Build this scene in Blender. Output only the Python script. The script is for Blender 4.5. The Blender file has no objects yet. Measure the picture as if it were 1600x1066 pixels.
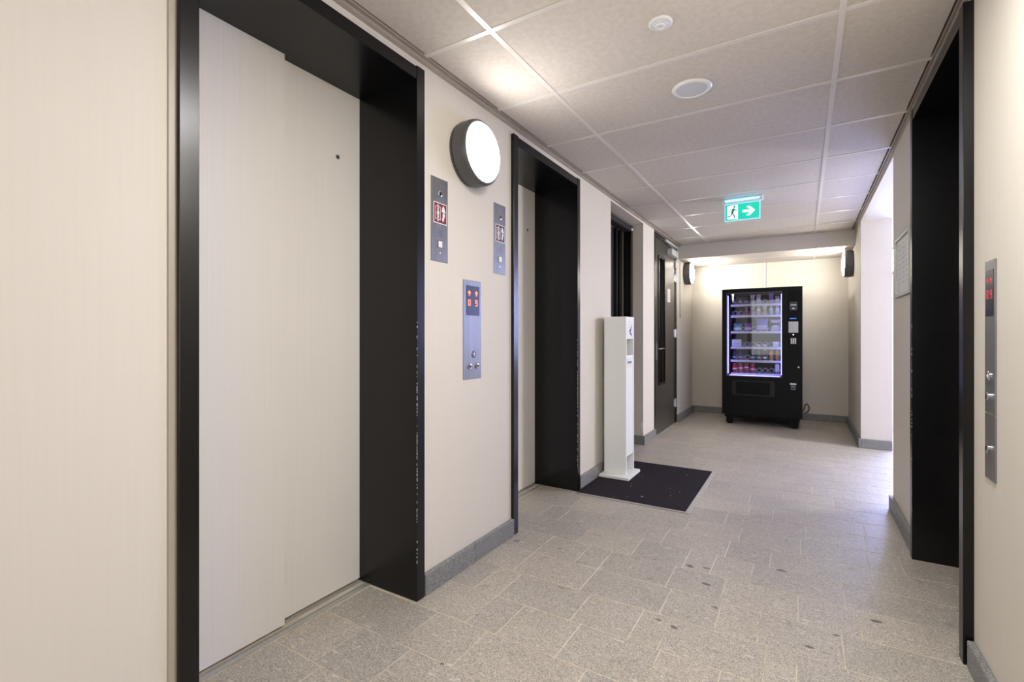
import bpy, bmesh, math, random
from mathutils import Vector, Matrix
random.seed(7)
PI = math.pi
SC = bpy.context.scene
COL = SC.collection

# ------------------------------------------------------------------ camera
FPX = 751.0
cam_d = bpy.data.cameras.new('camera'); cam = bpy.data.objects.new('camera', cam_d); COL.objects.link(cam)
cam_d.sensor_width = 36.0; cam_d.lens = 36.0*FPX/1600.0
cam_d.shift_y = -8.0/1600.0; cam_d.clip_start = 0.03
cam.location = (0, 0, 1.19)
cam.rotation_euler = (PI/2, 0, math.atan(455.0/751.0))
SC.camera = cam

# ------------------------------------------------------------------ world, exposure, area lights
w = bpy.data.worlds.new('world'); SC.world = w; w.use_nodes = True
w.node_tree.nodes['Background'].inputs[0].default_value = (0.45, 0.6, 1.0, 1)
w.node_tree.nodes['Background'].inputs[1].default_value = 0.6
SC.view_settings.view_transform = 'Standard'
SC.view_settings.look = 'None'
SC.view_settings.gamma = 1.0
SC.view_settings.use_curve_mapping = False
SC.view_settings.exposure = 0.95

def area(name, loc, rot, sx, sy, power, col):
    l = bpy.data.lights.new(name, 'AREA'); l.shape = 'RECTANGLE'; l.size = sx; l.size_y = sy
    l.energy = power; l.color = col
    o = bpy.data.objects.new(name, l); COL.objects.link(o); o.location = loc; o.rotation_euler = rot
    return o
# daylight through the window at the far end of the side corridor
area('daylight_side_window', (1.85, 8.10, 1.55), (-PI/2, 0, 0), 1.5, 1.35, 130, (0.40, 0.47, 1.0))
# added fill lights, not fittings of the place: side corridor, overhead, behind the camera
area('side_corridor_fill', (3.15, 5.9, 1.9), (0, PI/2, 0), 0.6, 0.6, 50, (1.0, 0.98, 0.96))
area('lobby_fill', (0.10, 1.25, 2.42), (0, 0, 0), 0.5, 0.5, 20, (1.0, 0.985, 0.965))
area('lobby_rear_fill', (-0.48, -2.55, 1.45), (PI/2, 0, 0), 1.8, 1.7, 14, (0.97, 0.985, 1.0))  # soft fill added behind the camera, no window there
LAMP = 10.0      # emission strength of the opal wall lamps

# ------------------------------------------------------------------ materials
def lin(c):
    return tuple(((v/255.0)/12.92 if v/255.0 <= 0.04045 else ((v/255.0+0.055)/1.055)**2.4) for v in c) + (1,)
MATS = {}
def mat(name, rgb, rough=0.5, metal=0.0, spec=0.5, emit=None, estr=0.0):
    m = bpy.data.materials.new(name); m.use_nodes = True
    b = m.node_tree.nodes['Principled BSDF']
    b.inputs['Base Color'].default_value = lin(rgb)
    b.inputs['Roughness'].default_value = rough
    b.inputs['Metallic'].default_value = metal
    b.inputs['Specular IOR Level'].default_value = spec
    if emit:
        b.inputs['Emission Color'].default_value = lin(emit); b.inputs['Emission Strength'].default_value = estr
    MATS[name] = m
    return m
class NT:
    def __init__(s, m): s.m = m; s.t = m.node_tree; s.b = s.t.nodes['Principled BSDF']
    def n(s, typ, **kw):
        nd = s.t.nodes.new(typ)
        for k, v in kw.items(): setattr(nd, k, v)
        return nd
    def l(s, a, b): s.t.links.new(a, b)
    def coord(s, scale=(1, 1, 1), rand=False):
        tc = s.n('ShaderNodeTexCoord'); mp = s.n('ShaderNodeMapping')
        mp.inputs['Scale'].default_value = scale
        src = tc.outputs['Object']
        if rand:
            oi = s.n('ShaderNodeObjectInfo'); mu = s.n('ShaderNodeVectorMath', operation='SCALE')
            cx = s.n('ShaderNodeCombineXYZ'); s.l(oi.outputs['Random'], cx.inputs[0]); s.l(oi.outputs['Random'], cx.inputs[1])
            s.l(cx.outputs[0], mu.inputs[0]); mu.inputs['Scale'].default_value = 37.0
            ad = s.n('ShaderNodeVectorMath', operation='ADD'); s.l(src, ad.inputs[0]); s.l(mu.outputs[0], ad.inputs[1]); src = ad.outputs[0]
        s.l(src, mp.inputs['Vector']); return mp.outputs[0]
    def noise(s, vec, scale, detail=4, rough=0.5, dist=0.0):
        x = s.n('ShaderNodeTexNoise'); x.inputs['Scale'].default_value = scale
        x.inputs['Detail'].default_value = detail; x.inputs['Roughness'].default_value = rough
        x.inputs['Distortion'].default_value = dist
        s.l(vec, x.inputs['Vector']); return x.outputs['Fac']
    def ramp(s, fac, stops):
        r = s.n('ShaderNodeValToRGB'); s.l(fac, r.inputs[0]); e = r.color_ramp.elements
        e[0].position, e[0].color = stops[0][0], lin(stops[0][1]); e[1].position, e[1].color = stops[1][0], lin(stops[1][1])
        for p, c in stops[2:]:
            x = e.new(p); x.color = lin(c)
        return r.outputs[0]
    def mix(s, fac, a, b, mode='MIX'):
        x = s.n('ShaderNodeMix', data_type='RGBA', blend_type=mode)
        if hasattr(fac, 'is_linked'): s.l(fac, x.inputs[0])
        else: x.inputs[0].default_value = fac
        for v, i in ((a, 6), (b, 7)):
            if hasattr(v, 'is_linked'): s.l(v, x.inputs[i])
            else: x.inputs[i].default_value = lin(v)
        return x.outputs[2]
    def bump(s, fac, strength=0.2, dist=0.002):
        x = s.n('ShaderNodeBump'); x.inputs['Strength'].default_value = strength; x.inputs['Distance'].default_value = dist
        s.l(fac, x.inputs['Height']); s.l(x.outputs[0], s.b.inputs['Normal'])
    def base(s, c): s.l(c, s.b.inputs['Base Color'])

def wall_mat(name, a, b_):
    m = mat(name, a, 0.62, spec=0.3); q = NT(m)
    f = q.noise(q.coord((90, 90, 2.2)), 1.0, 5, 0.6); g = q.noise(q.coord(), 1.6, 3)
    c = q.ramp(f, [(0.2, b_), (0.8, a)])
    c = q.mix(g, c, q.mix(0.5, c, b_))
    q.base(c); q.bump(f, 0.12, 0.001); return m
M_WALL = wall_mat('cream_textured_wallcovering', (221, 215, 204), (216, 209, 197))
M_WHITEW = mat('white_plaster', (222, 219, 214), 0.7, spec=0.2)

m = M_TILE = mat('grey_granite_floor_tile', (150, 142, 130), 0.42, spec=0.5); q = NT(m)
v = q.coord((1, 1, 1), True); vs = q.coord((1.0, 3.2, 1), True)
f1 = q.noise(v, 5.0, 6, 0.65); f2 = q.noise(v, 210, 3, 0.75); f3 = q.noise(vs, 13.0, 6, 0.75, 1.2); f4 = q.noise(v, 14, 3, 0.6); f5 = q.noise(v, 75, 3, 0.7)
c = q.ramp(f2, [(0.34, (112, 107, 100)), (0.68, (222, 216, 207)), (0.5, (176, 169, 159))])
c = q.mix(q.ramp(f1, [(0.4, (0, 0, 0)), (0.65, (120, 120, 120))]), c, (150, 143, 133))
c = q.mix(q.ramp(f5, [(0.52, (0, 0, 0)), (0.68, (170, 170, 170))]), c, (208, 200, 186))
c = q.mix(q.ramp(f3, [(0.58, (0, 0, 0)), (0.70, (170, 170, 170))]), c, (214, 208, 198))
f6 = q.noise(vs, 24.0, 2, 0.5, 0.4)
c = q.mix(q.ramp(f6, [(0.65, (0, 0, 0)), (0.70, (200, 200, 200))]), c, (222, 222, 216))
c = q.mix(q.ramp(f4, [(0.27, (170, 170, 170)), (0.37, (0, 0, 0))]), c, (104, 98, 91))
oi = q.n('ShaderNodeObjectInfo'); tint = q.ramp(oi.outputs['Random'], [(0.0, (240, 240, 240)), (1.0, (255, 253, 249))])
q.base(q.mix(1.0, c, tint, 'MULTIPLY')); q.bump(f2, 0.10, 0.0008)
rr = q.n('ShaderNodeMapRange'); q.l(f1, rr.inputs[0]); rr.inputs[3].default_value = 0.34; rr.inputs[4].default_value = 0.5; q.l(rr.outputs[0], q.b.inputs['Roughness'])
m = M_GROUT = mat('pale_cement_grout', (192, 178, 152), 0.85, spec=0.2); q = NT(m)
q.base(q.ramp(q.noise(q.coord(), 6, 4), [(0.3, (172, 160, 140)), (0.5, (208, 198, 178))]))
m = M_GRAN = mat('grey_granite_skirting', (120, 120, 120), 0.5); q = NT(m)
c = q.ramp(q.noise(q.coord((1, 1, 1), True), 220, 3, 0.7), [(0.3, (70, 71, 72)), (0.72, (190, 189, 186)), (0.5, (128, 128, 127))])
q.base(q.mix(q.ramp(q.noise(q.coord(), 18, 4), [(0.4, (0, 0, 0)), (0.7, (120, 120, 120))]), c, (100, 100, 99)))
m = M_CEIL = mat('matt_cream_ceiling_tile', (212, 203, 194), 0.8, spec=0.25); q = NT(m)
f = q.noise(q.coord(), 38, 4, 0.6); q.base(q.ramp(f, [(0.3, (207, 198, 189)), (0.7, (219, 211, 203))])); q.bump(f, 0.1, 0.001)
M_TBAR = mat('white_ceiling_grid_metal', (226, 220, 214), 0.34, spec=0.55)
M_TRIM = mat('grey_shadow_trim_metal', (176, 166, 154), 0.4)
m = M_BLACK = mat('black_satin_paint', (17, 17, 18), 0.26, spec=0.4); q = NT(m)
f = q.noise(q.coord(), 12, 5, 0.6); q.base(q.ramp(f, [(0.3, (7, 7, 8)), (0.7, (14, 13, 14))]))
m = M_LIFT = mat('off_white_lift_door_laminate', (222, 216, 209), 0.42, spec=0.4); q = NT(m)
f = q.noise(q.coord((140, 140, 1.2)), 1.0, 4, 0.6); q.base(q.ramp(f, [(0.2, (224, 219, 214)), (0.8, (229, 225, 220))]))
M_CHIP = mat('chipped_paint_primer', (196, 190, 182), 0.7)
m = M_ALU = mat('brushed_aluminium', (190, 188, 184), 0.45, 0.5); q = NT(m)
q.base(q.ramp(q.noise(q.coord((1, 160, 1)), 3, 3), [(0.3, (158, 156, 152)), (0.7, (206, 204, 200))]))
m = M_STEEL = mat('brushed_stainless_steel', (128, 127, 126), 0.42, 0.7); q = NT(m)
q.base(q.ramp(q.noise(q.coord((200, 200, 3)), 1, 3), [(0.3, (122, 121, 119)), (0.7, (142, 141, 139))]))
M_CHROME = mat('polished_chrome', (215, 215, 218), 0.12, 1.0)
M_DARK = mat('dark_slot', (12, 12, 13), 0.5)
M_SCREEN = mat('dark_blue_display', (12, 14, 34), 0.35, spec=0.3)
M_LEDR = mat('orange_red_led', (255, 90, 50), 0.5, emit=(255, 84, 48), estr=3.0)
M_LEDD = mat('dim_red_led', (170, 40, 50), 0.5, emit=(190, 40, 50), estr=0.5)
M_RED = mat('dark_red_sign', (122, 28, 24), 0.45)
M_BROWN = mat('dark_brown_sign', (88, 50, 46), 0.45)
M_WHITE = mat('white_print', (236, 234, 230), 0.5)
M_BTN = mat('white_square_button', (232, 232, 230), 0.4)
M_LAMPB = mat('dark_grey_lamp_housing', (92, 92, 93), 0.42, 0.3)
M_OPAL = mat('glowing_opal_diffuser', (250, 248, 244), 0.4, emit=(255, 252, 247), estr=LAMP)
M_OPAL2 = mat('bright_opal_diffuser', (250, 248, 244), 0.4, emit=(255, 252, 244), estr=LAMP*3.5)
M_CLOS = mat('silver_painted_metal', (205, 205, 204), 0.35, 0.2)
M_PLAST = mat('white_plastic', (238, 238, 238), 0.4)
M_GRILLE = mat('pale_grey_speaker_mesh', (214, 217, 222), 0.5)
M_STAND = mat('white_lacquered_board', (240, 241, 240), 0.4)
M_BLUE = mat('violet_blue_print', (62, 50, 140), 0.5)
M_LBLUE = mat('mid_blue_print', (70, 100, 180), 0.5)
m = M_MAT = mat('dark_aubergine_carpet', (38, 34, 38), 0.95, spec=0.1); q = NT(m)
f = q.noise(q.coord(), 420, 2, 0.7); q.base(q.ramp(f, [(0.3, (25, 22, 26)), (0.72, (58, 53, 59))])); q.bump(f, 0.6, 0.003)
M_DOOR = mat('dark_brown_door_laminate', (58, 53, 49), 0.3, spec=0.55); q = NT(M_DOOR)
q.base(q.ramp(q.noise(q.coord((90, 90, 2)), 1, 4), [(0.3, (50, 46, 42)), (0.7, (66, 61, 56))]))
M_DGREY = mat('anthracite_door_panel', (48, 48, 51), 0.3)
M_DGLASS = mat('dark_glazing', (12, 13, 18), 0.05)
M_VBLK = mat('black_vending_enamel', (12, 12, 14), 0.4, spec=0.15)
M_VBLK2 = mat('black_vending_plastic', (9, 9, 10), 0.45, spec=0.15)
M_VIN = mat('dark_machine_interior', (44, 44, 52), 0.5)
M_SHELF = mat('pale_shelf_rail', (226, 228, 240), 0.35)
M_COIL = mat('white_coated_wire', (225, 225, 235), 0.3, 0.3)
M_LED = mat('violet_white_led_strip', (200, 200, 255), 0.5, emit=(140, 138, 255), estr=5.5)
M_BLED = mat('blue_led_display', (40, 90, 220), 0.5, emit=(50, 110, 240), estr=1.2)
M_PAPER = mat('white_paper', (226, 226, 224), 0.6)
M_GREY = mat('mid_grey_plastic', (120, 120, 122), 0.45)
M_EXG = mat('lit_green_exit_panel', (20, 190, 165), 0.4, emit=(20, 178, 150), estr=.55)
M_EXW = mat('lit_white_exit_pictogram', (240, 255, 250), 0.4, emit=(225, 255, 250), estr=.65)
M_EXL = mat('cyan_led_diffuser', (180, 225, 255), 0.4, emit=(95, 190, 255), estr=3.0)
# clear machine glass: real surface, reflection by Fresnel, otherwise see-through
M_GLASS = bpy.data.materials.new('clear_glass_pane'); M_GLASS.use_nodes = True
nt = M_GLASS.node_tree; nt.nodes.clear()
out = nt.nodes.new('ShaderNodeOutputMaterial'); mx = nt.nodes.new('ShaderNodeMixShader'); fr = nt.nodes.new('ShaderNodeFresnel')
tr = nt.nodes.new('ShaderNodeBsdfTransparent'); gl = nt.nodes.new('ShaderNodeBsdfGlossy'); gl.inputs['Roughness'].default_value = 0.02
tr.inputs[0].default_value = (0.95, 0.96, 0.98, 1); fr.inputs[0].default_value = 1.45
nt.links.new(fr.outputs[0], mx.inputs[0]); nt.links.new(tr.outputs[0], mx.inputs[1]); nt.links.new(gl.outputs[0], mx.inputs[2]); nt.links.new(mx.outputs[0], out.inputs[0])

# ------------------------------------------------------------------ mesh helpers (all shapes in world metres)
def B(): return bmesh.new()
def bx(bm, x0, x1, y0, y1, z0, z1):
    vs = [bm.verts.new((x, y, z)) for x in (x0, x1) for y in (y0, y1) for z in (z0, z1)]
    for f in ((0, 1, 3, 2), (4, 6, 7, 5), (0, 4, 5, 1), (2, 3, 7, 6), (0, 2, 6, 4), (1, 5, 7, 3)):
        bm.faces.new([vs[i] for i in f])
    return bm
def bev(bm, w=0.003, seg=1):
    bmesh.ops.remove_doubles(bm, verts=bm.verts, dist=1e-6)
    bmesh.ops.bevel(bm, geom=list(bm.edges), offset=w, segments=seg, affect='EDGES', profile=0.5, clamp_overlap=True)
    return bm
AX = {'x': Matrix.Rotation(PI/2, 4, 'Y'), '-x': Matrix.Rotation(-PI/2, 4, 'Y'), 'y': Matrix.Rotation(-PI/2, 4, 'X'), '-y': Matrix.Rotation(PI/2, 4, 'X'), 'z': Matrix.Identity(4), '-z': Matrix.Rotation(PI, 4, 'X')}
def lathe(bm, prof, loc, axis='z', n=32, caps=True):
    """profile [(radius, height)] turned about an axis that starts at loc"""
    T = Matrix.Translation(loc) @ AX[axis]; rings = []
    for r, h_ in prof:
        if r < 1e-6: rings.append([bm.verts.new(T @ Vector((0, 0, h_)))])
        else: rings.append([bm.verts.new(T @ Vector((r*math.cos(2*PI*i/n), r*math.sin(2*PI*i/n), h_))) for i in range(n)])
    for a, b in zip(rings, rings[1:]):
        for i in range(n):
            j = (i+1) % n
            if len(a) == 1 and len(b) == 1: continue
            if len(a) == 1: bm.faces.new((a[0], b[j], b[i])) if False else bm.faces.new((a[0], b[i], b[j]))
            elif len(b) == 1: bm.faces.new((a[i], a[j], b[0]))
            else: bm.faces.new((a[i], a[j], b[j], b[i]))
    if caps:
        if len(rings[0]) > 1: bm.faces.new(rings[0][::-1])
        if len(rings[-1]) > 1: bm.faces.new(rings[-1])
    return bm
def cyl(bm, r, h_, loc, axis='z', n=24): return lathe(bm, [(r, 0), (r, h_)], loc, axis, n)
def tube(bm, pts, r, n=8):
    pts = [Vector(p) for p in pts]; rings = []
    up = Vector((0.13, 0.21, 0.97)).normalized()
    for i, p in enumerate(pts):
        t = (pts[min(i+1, len(pts)-1)] - pts[max(i-1, 0)]).normalized()
        a = t.cross(up); 
        if a.length < 0.05: a = t.cross(Vector((1, 0, 0)))
        a.normalize(); b = t.cross(a)
        rings.append([bm.verts.new(p + (a*math.cos(2*PI*k/n) + b*math.sin(2*PI*k/n))*r) for k in range(n)])
    for A_, C_ in zip(rings, rings[1:]):
        for k in range(n): bm.faces.new((A_[k], A_[(k+1) % n], C_[(k+1) % n], C_[k]))
    bm.faces.new(rings[0][::-1]); bm.faces.new(rings[-1]); return bm
def plate(bm, axis, base, pts, t):
    """flat prism: 2-D outline pts; axis 'x' -> pts are (y,z); 'y' -> (x,z); 'z' -> (x,y); from base to base+t"""
    def P(a, b, d): return {'x': (d, a, b), 'y': (a, d, b), 'z': (a, b, d)}[axis]
    A_ = [bm.verts.new(P(a, b, base)) for a, b in pts]; C_ = [bm.verts.new(P(a, b, base+t)) for a, b in pts]
    n = len(pts)
    bm.faces.new(A_[::-1]); bm.faces.new(C_)
    for i in range(n): bm.faces.new((A_[i], A_[(i+1) % n], C_[(i+1) % n], C_[i]))
    return bm
def wloc(o):
    v = Vector(o.location)
    while o.parent: o = o.parent; v = v + o.location
    return v
def obj(name, bm, m, parent=None, smooth=False, kind=None):
    bmesh.ops.recalc_face_normals(bm, faces=bm.faces)
    cs = [v.co for v in bm.verts]
    lo = Vector([min(c[i] for c in cs) for i in range(3)]); hi = Vector([max(c[i] for c in cs) for i in range(3)])
    org = Vector(((lo.x+hi.x)/2, (lo.y+hi.y)/2, lo.z))
    for v in bm.verts: v.co = v.co - org
    me = bpy.data.meshes.new(name); bm.to_mesh(me); bm.free()
    me.materials.append(m)
    if smooth:
        for p in me.polygons: p.use_smooth = True
        try: me.set_sharp_from_angle(angle=math.radians(40))
        except Exception: pass
    o = bpy.data.objects.new(name, me); COL.objects.link(o)
    if parent is not None:
        o.parent = parent; o.location = org - wloc(parent)
    else: o.location = org
    if kind: o['kind'] = kind
    return o
def tag(o, label, cat=None, group=None, kind=None):
    o['label'] = label
    if cat: o['category'] = cat
    if group: o['group'] = group
    if kind: o['kind'] = kind
    return o
def thing(name, loc, label, cat=None, group=None, kind=None):
    o = bpy.data.objects.new(name, None); COL.objects.link(o); o.location = loc; o.empty_display_size = 0.05
    return tag(o, label, cat, group, kind)
def dup(o, off, name=None):
    c = o.copy(); COL.objects.link(c); c.location = Vector(o.location) + Vector(off)
    for ch in list(o.children):
        d = ch.copy(); COL.objects.link(d); d.parent = c
        for g in list(ch.children):
            e = g.copy(); COL.objects.link(e); e.parent = d
    return c

# ------------------------------------------------------------------ dimensions
L, R = -1.495, 0.525           # wall faces
H, SB = 2.446, 2.262           # ceiling, low alcove ceiling
YN, YB = -2.7, 7.95            # wall behind camera, back wall
DH = 2.34                      # lift opening height

# ------------------------------------------------------------------ walls
def st(name, bm, m, label, cat='wall'): return tag(obj(name, bm, m), label, cat, kind='structure')
bm = B()
T = L-0.6
bx(bm, T, L, YN, 0.664, -0.05, 2.6); bx(bm, T, L, 0.664, 1.662, DH+0.055, 2.6)
bx(bm, T, L, 1.662, 2.458, -0.05, 2.6); bx(bm, T, L, 2.458, 3.452, DH+0.055, 2.6)
bx(bm, T, L, 3.452, 4.199, -0.05, 2.6); bx(bm, T, L, 4.199, 5.235, 2.42, 2.6)
bx(bm, T, L-0.26, 4.199, 5.235, -0.05, 2.42)
bx(bm, T, L, 5.235, 5.68, -0.05, 2.6); bx(bm, T, L, 5.68, 6.86, 2.435, 2.6)
bx(bm, T, L-0.10, 5.68, 6.86, -0.05, 2.435); bx(bm, T, L, 6.86, YB+0.1, -0.05, 2.6)
for a, b in ((0.664, 1.662), (2.458, 3.452)): bx(bm, T, L-0.42, a, b, -0.05, DH+0.055)
wl = st('wall_left', bm, M_WALL, 'cream wall on the left with two lift openings and two dark doors')
bm = B(); T = R+0.42
bx(bm, R, T, YN, 2.345, -0.05, 2.6); bx(bm, R, T, 2.345, 3.335, DH+0.055, 2.6); bx(bm, R+0.40, T, 2.345, 3.335, -0.05, DH+0.055)
bx(bm, R, T, 3.335, 4.15, -0.05, 2.6)
st('wall_right', bm, M_WALL, 'cream wall on the right around the third lift opening')
bm = B(); bx(bm, R, R+0.04, 4.15, 6.30, 2.412, 2.6)
st('trim_1', bm, M_WALL, 'thin cream lintel edge over the opening to the side corridor', 'trim')
bm = B(); bx(bm, R, 0.79, 6.30, YB, -0.05, 2.6)
st('wall_pier', bm, M_WALL, 'cream pier to the right of the vending machine alcove')
bm = B(); bx(bm, L, R, YB, YB+0.12, -0.05, 2.6)
st('wall_back', bm, M_WALL, 'cream end wall behind the vending machine')
bm = B(); bx(bm, T, 3.3, 4.03, 4.15, -0.05, 2.6); bx(bm, 3.2, 3.3, 4.15, YB, -0.05, 2.6)
bx(bm, 0.79, 1.10, YB-0.1, YB+0.1, -0.05, 2.6); bx(bm, 2.60, 3.3, YB-0.1, YB+0.1, -0.05, 2.6)
bx(bm, 1.10, 2.60, YB-0.1, YB+0.1, -0.05, 0.85); bx(bm, 1.10, 2.60, YB-0.1, YB+0.1, 2.25, 2.6)
st('wall_side_corridor', bm, M_WHITEW, 'pale walls of the side corridor behind the pier')
bm = B(); bx(bm, L, R, YN-0.1, YN, -0.05, 2.6)
st('wall_near', bm, M_WALL, 'cream wall behind the viewpoint')
bm = B(); bx(bm, L, R, 6.95, 7.02, SB, 2.6)
st('wall_bulkhead', bm, M_WALL, 'taupe bulkhead where the ceiling drops before the alcove')
# window at the side corridor's end
wn = thing('window_1', (1.85, YB, 0.85), 'white framed window lighting the side corridor', 'window', kind='structure')
bm = B()
for a, b, c, d in ((1.10, 1.15, .85, 2.25), (2.55, 2.60, .85, 2.25), (1.15, 2.55, .85, .90), (1.15, 2.55, 2.20, 2.25), (1.83, 1.87, .90, 2.20)): bx(bm, a, b, YB-0.05, YB+0.01, c, d)
obj('window_frame', bm, M_PLAST, wn)

# ------------------------------------------------------------------ floor: slab with separate granite tiles
TT = 0.018
fl = thing('floor', (-0.485, 4, -0.05), 'grey granite floor laid in rows of tiles of mixed widths', 'floor', kind='structure')
bm = B(); bx(bm, -2.0, 3.3, YN, YB+0.05, -0.09, -TT); obj('subfloor', bm, M_GROUT, fl)
bm = B(); bx(bm, -2.0, 3.3, YN, YB+0.05, -TT, -0.0009); obj('grout', bm, M_GROUT, fl)
G = 0.0021; MATX = (-1.468, -0.652); MATY = (3.352, 4.505)
def tile_bm(bm, x0, x1, y0, y1, z=0.0):
    x0 += G; x1 -= G; y0 += G; y1 -= G; c = 0.0007
    a = [bm.verts.new(p) for p in ((x0, y0, z-0.006), (x1, y0, z-0.006), (x1, y1, z-0.006), (x0, y1, z-0.006))]
    b = [bm.verts.new(p) for p in ((x0, y0, z-c), (x1, y0, z-c), (x1, y1, z-c), (x0, y1, z-c))]
    d = [bm.verts.new(p) for p in ((x0+c, y0+c, z), (x1-c, y0+c, z), (x1-c, y1-c, z), (x0+c, y1-c, z))]
    for i in range(4):
        j = (i+1) % 4; bm.faces.new((a[i], a[j], b[j], b[i])); bm.faces.new((b[i], b[j], d[j], d[i]))
    bm.faces.new(d); bm.faces.new(a[::-1])
known = {4: [-1.53, -1.274, -0.97, -0.60, -0.25, 0.12], 5: [-1.80, -1.344, -1.085, -0.66, -0.40, -0.02, 0.30],
         6: [-1.20, -1.05, -0.785, -0.463, -0.25, 0.10, 0.37], 7: [-1.33, -1.20, -0.835, -0.59, -0.475, -0.12, -0.02, 0.29],
         8: [-1.70, -1.263, -0.895, -0.528, -0.31, -0.155, 0.13], 9: [-1.267, -1.03, -0.90, -0.56, -0.32, -0.02, 0.20],
         10: [-1.66, -1.43, -1.12, -0.80, -0.532, -0.40, -0.22, 0.16], 11: [-1.50, -1.36, -0.98, -0.70, -0.36, -0.15, 0.02, 0.28]}
stuff = B(); rows = []
for a, b, c_, d in ((-1.765, L+0.01, 3.285, 3.402), (-1.765, L+0.01, 2.508, 2.565), (R-0.01, 0.95, 4.172, 4.245), (0.95, 1.35, 4.172, 4.245),
                    (-1.61, L+0.01, 4.199, 4.50), (-1.61, L+0.01, 4.50, 4.86), (-1.61, L+0.01, 4.86, 5.213)):
    bm = B(); tile_bm(bm, a, b, c_, d); obj('tile', bm, M_TILE, fl)
yr = [0.165+0.24*i for i in range(33)]          # row starts; rows 4.. = 1.125 ..
def xlim(y):   # floor extents (x) at this row centre
    x0, x1 = L+0.01, R-0.01
    if 0.72 < y < 1.60 or 2.51 < y < 3.40: x0 = -1.765
    if 2.40 < y < 3.29: x1 = 0.80
    return x0, x1
ntile = 0
for k, y0 in enumerate(yr):
    y1 = min(y0+0.24, YB)
    if y1-y0 < 0.05: continue
    x0, x1 = xlim((y0+y1)/2)
    if 4.15 < (y0+y1)/2 < 6.30: x1 = 1.35
    cuts = [c for c in known.get(k, []) if x0+0.06 < c < x1-0.06]
    if k not in known:
        x = x0+random.uniform(0.12, 0.4)
        while x < x1-0.14: cuts.append(x); x += random.choice([0.16, 0.24, 0.30, 0.36, 0.44, 0.50])+random.uniform(-0.02, 0.02)
    xs = [x0]+cuts+[x1]
    for a, b in zip(xs, xs[1:]):
        bm = B()
        segs = [(a, b, y0, y1)]
        # the niches end inside a row: clip against walls by extra pieces only where needed
        tile_bm(bm, a, b, y0, y1); obj('tile', bm, M_TILE, fl); ntile += 1
y = 0.165
while y > YN:                                    # behind the viewpoint: joined
    x = L+0.01
    while x < R-0.02:
        nx = min(R-0.01, x+random.choice([0.24, 0.36, 0.44]))
        if R-0.01-nx < 0.1: nx = R-0.01
        tile_bm(stuff, x, nx, max(y-0.24, YN), y); x = nx
    y -= 0.24
for k in range(9):
    for i in range(6):
        tile_bm(stuff, 1.35+i*0.3, 1.65+i*0.3, 4.165+0.24*k, 4.165+0.24*(k+1))
for k in range(7):
    for i in range(8): tile_bm(stuff, 0.80+i*0.3, 1.10+i*0.3, 6.305+0.23*k, 6.305+0.23*(k+1))
obj('tiles_beyond_view', stuff, M_TILE, fl, kind='stuff')
# soot marks and old stains trodden into the stone
bm = B()
for px, py, s in ((-1.42, 2.40, .016), (-0.52, 2.04, .012), (-0.45, 2.02, .016), (-0.40, 2.45, .02), (-0.50, 2.60, .02), (-0.42, 2.62, .016), (-0.33, 2.26, .014), (-0.95, 1.32, .011), (-1.12, 1.36, .009), (0.02, 2.16, .014), (0.26, 2.50, .018), (-0.09, 2.79, .022), (0.11, 2.3, .012), (0.35, 1.98, .02)):
    n = 9; pts = []
    for i in range(n):
        a = 2*PI*i/n; r = s*random.uniform(0.55, 1.1); pts.append((px+r*math.cos(a)*1.3, py+r*math.sin(a)*0.7))
    plate(bm, 'z', 0.0001, pts, 0.0003)
M_STAIN = mat('dark_trodden_stain', (112, 107, 100), 0.6)
obj('trodden_stains', bm, M_STAIN, fl, kind='stuff')

# ------------------------------------------------------------------ skirting (separate stones)
def skirt(name, label, runs):
    e = thing(name, (runs[0][0], runs[0][2], 0), label, 'baseboard', kind='structure')
    for x0, x1, y0, y1 in runs:
        ln = max(x1-x0, y1-y0); n = max(1, round(ln/0.62))
        for i in range(n):
            if y1-y0 > x1-x0: a, b, c, d = x0, x1, y0+(y1-y0)*i/n+0.0012, y0+(y1-y0)*(i+1)/n-0.0012
            else: a, b, c, d = x0+(x1-x0)*i/n+0.0012, x0+(x1-x0)*(i+1)/n-0.0012, y0, y1
            bm = B(); bx(bm, a, b, c, d, 0, 0.098); bev(bm, 0.0025); obj('skirting_stone', bm, M_GRAN, e)
BT = 0.022
skirt('baseboard_left', 'grey granite skirting along the foot of the left wall', [(L, L+BT, -1.0, 0.645), (L, L+BT, 1.672, 2.062), (L, L+BT, 2.062, 2.46), (L, L+BT, 3.462, 4.199), (L, L+BT, 5.213, 5.69), (L-0.115, L, 5.213, 5.235), (L, L+BT, 6.86, YB)])
skirt('baseboard_back', 'grey granite skirting along the end wall behind the machine', [(L+BT, R-BT, YB-BT, YB)])
skirt('baseboard_right', 'grey granite skirting along the foot of the right wall', [(R-BT, R, -1.0, 2.325), (R-BT, R, 3.345, 4.172), (R, R+0.3, 4.15, 4.172)])
skirt('baseboard_pier', 'grey granite skirting wrapped around the pier by the alcove', [(R-BT, R, 6.278, YB), (R, 0.79, 6.278, 6.30)])

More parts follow.
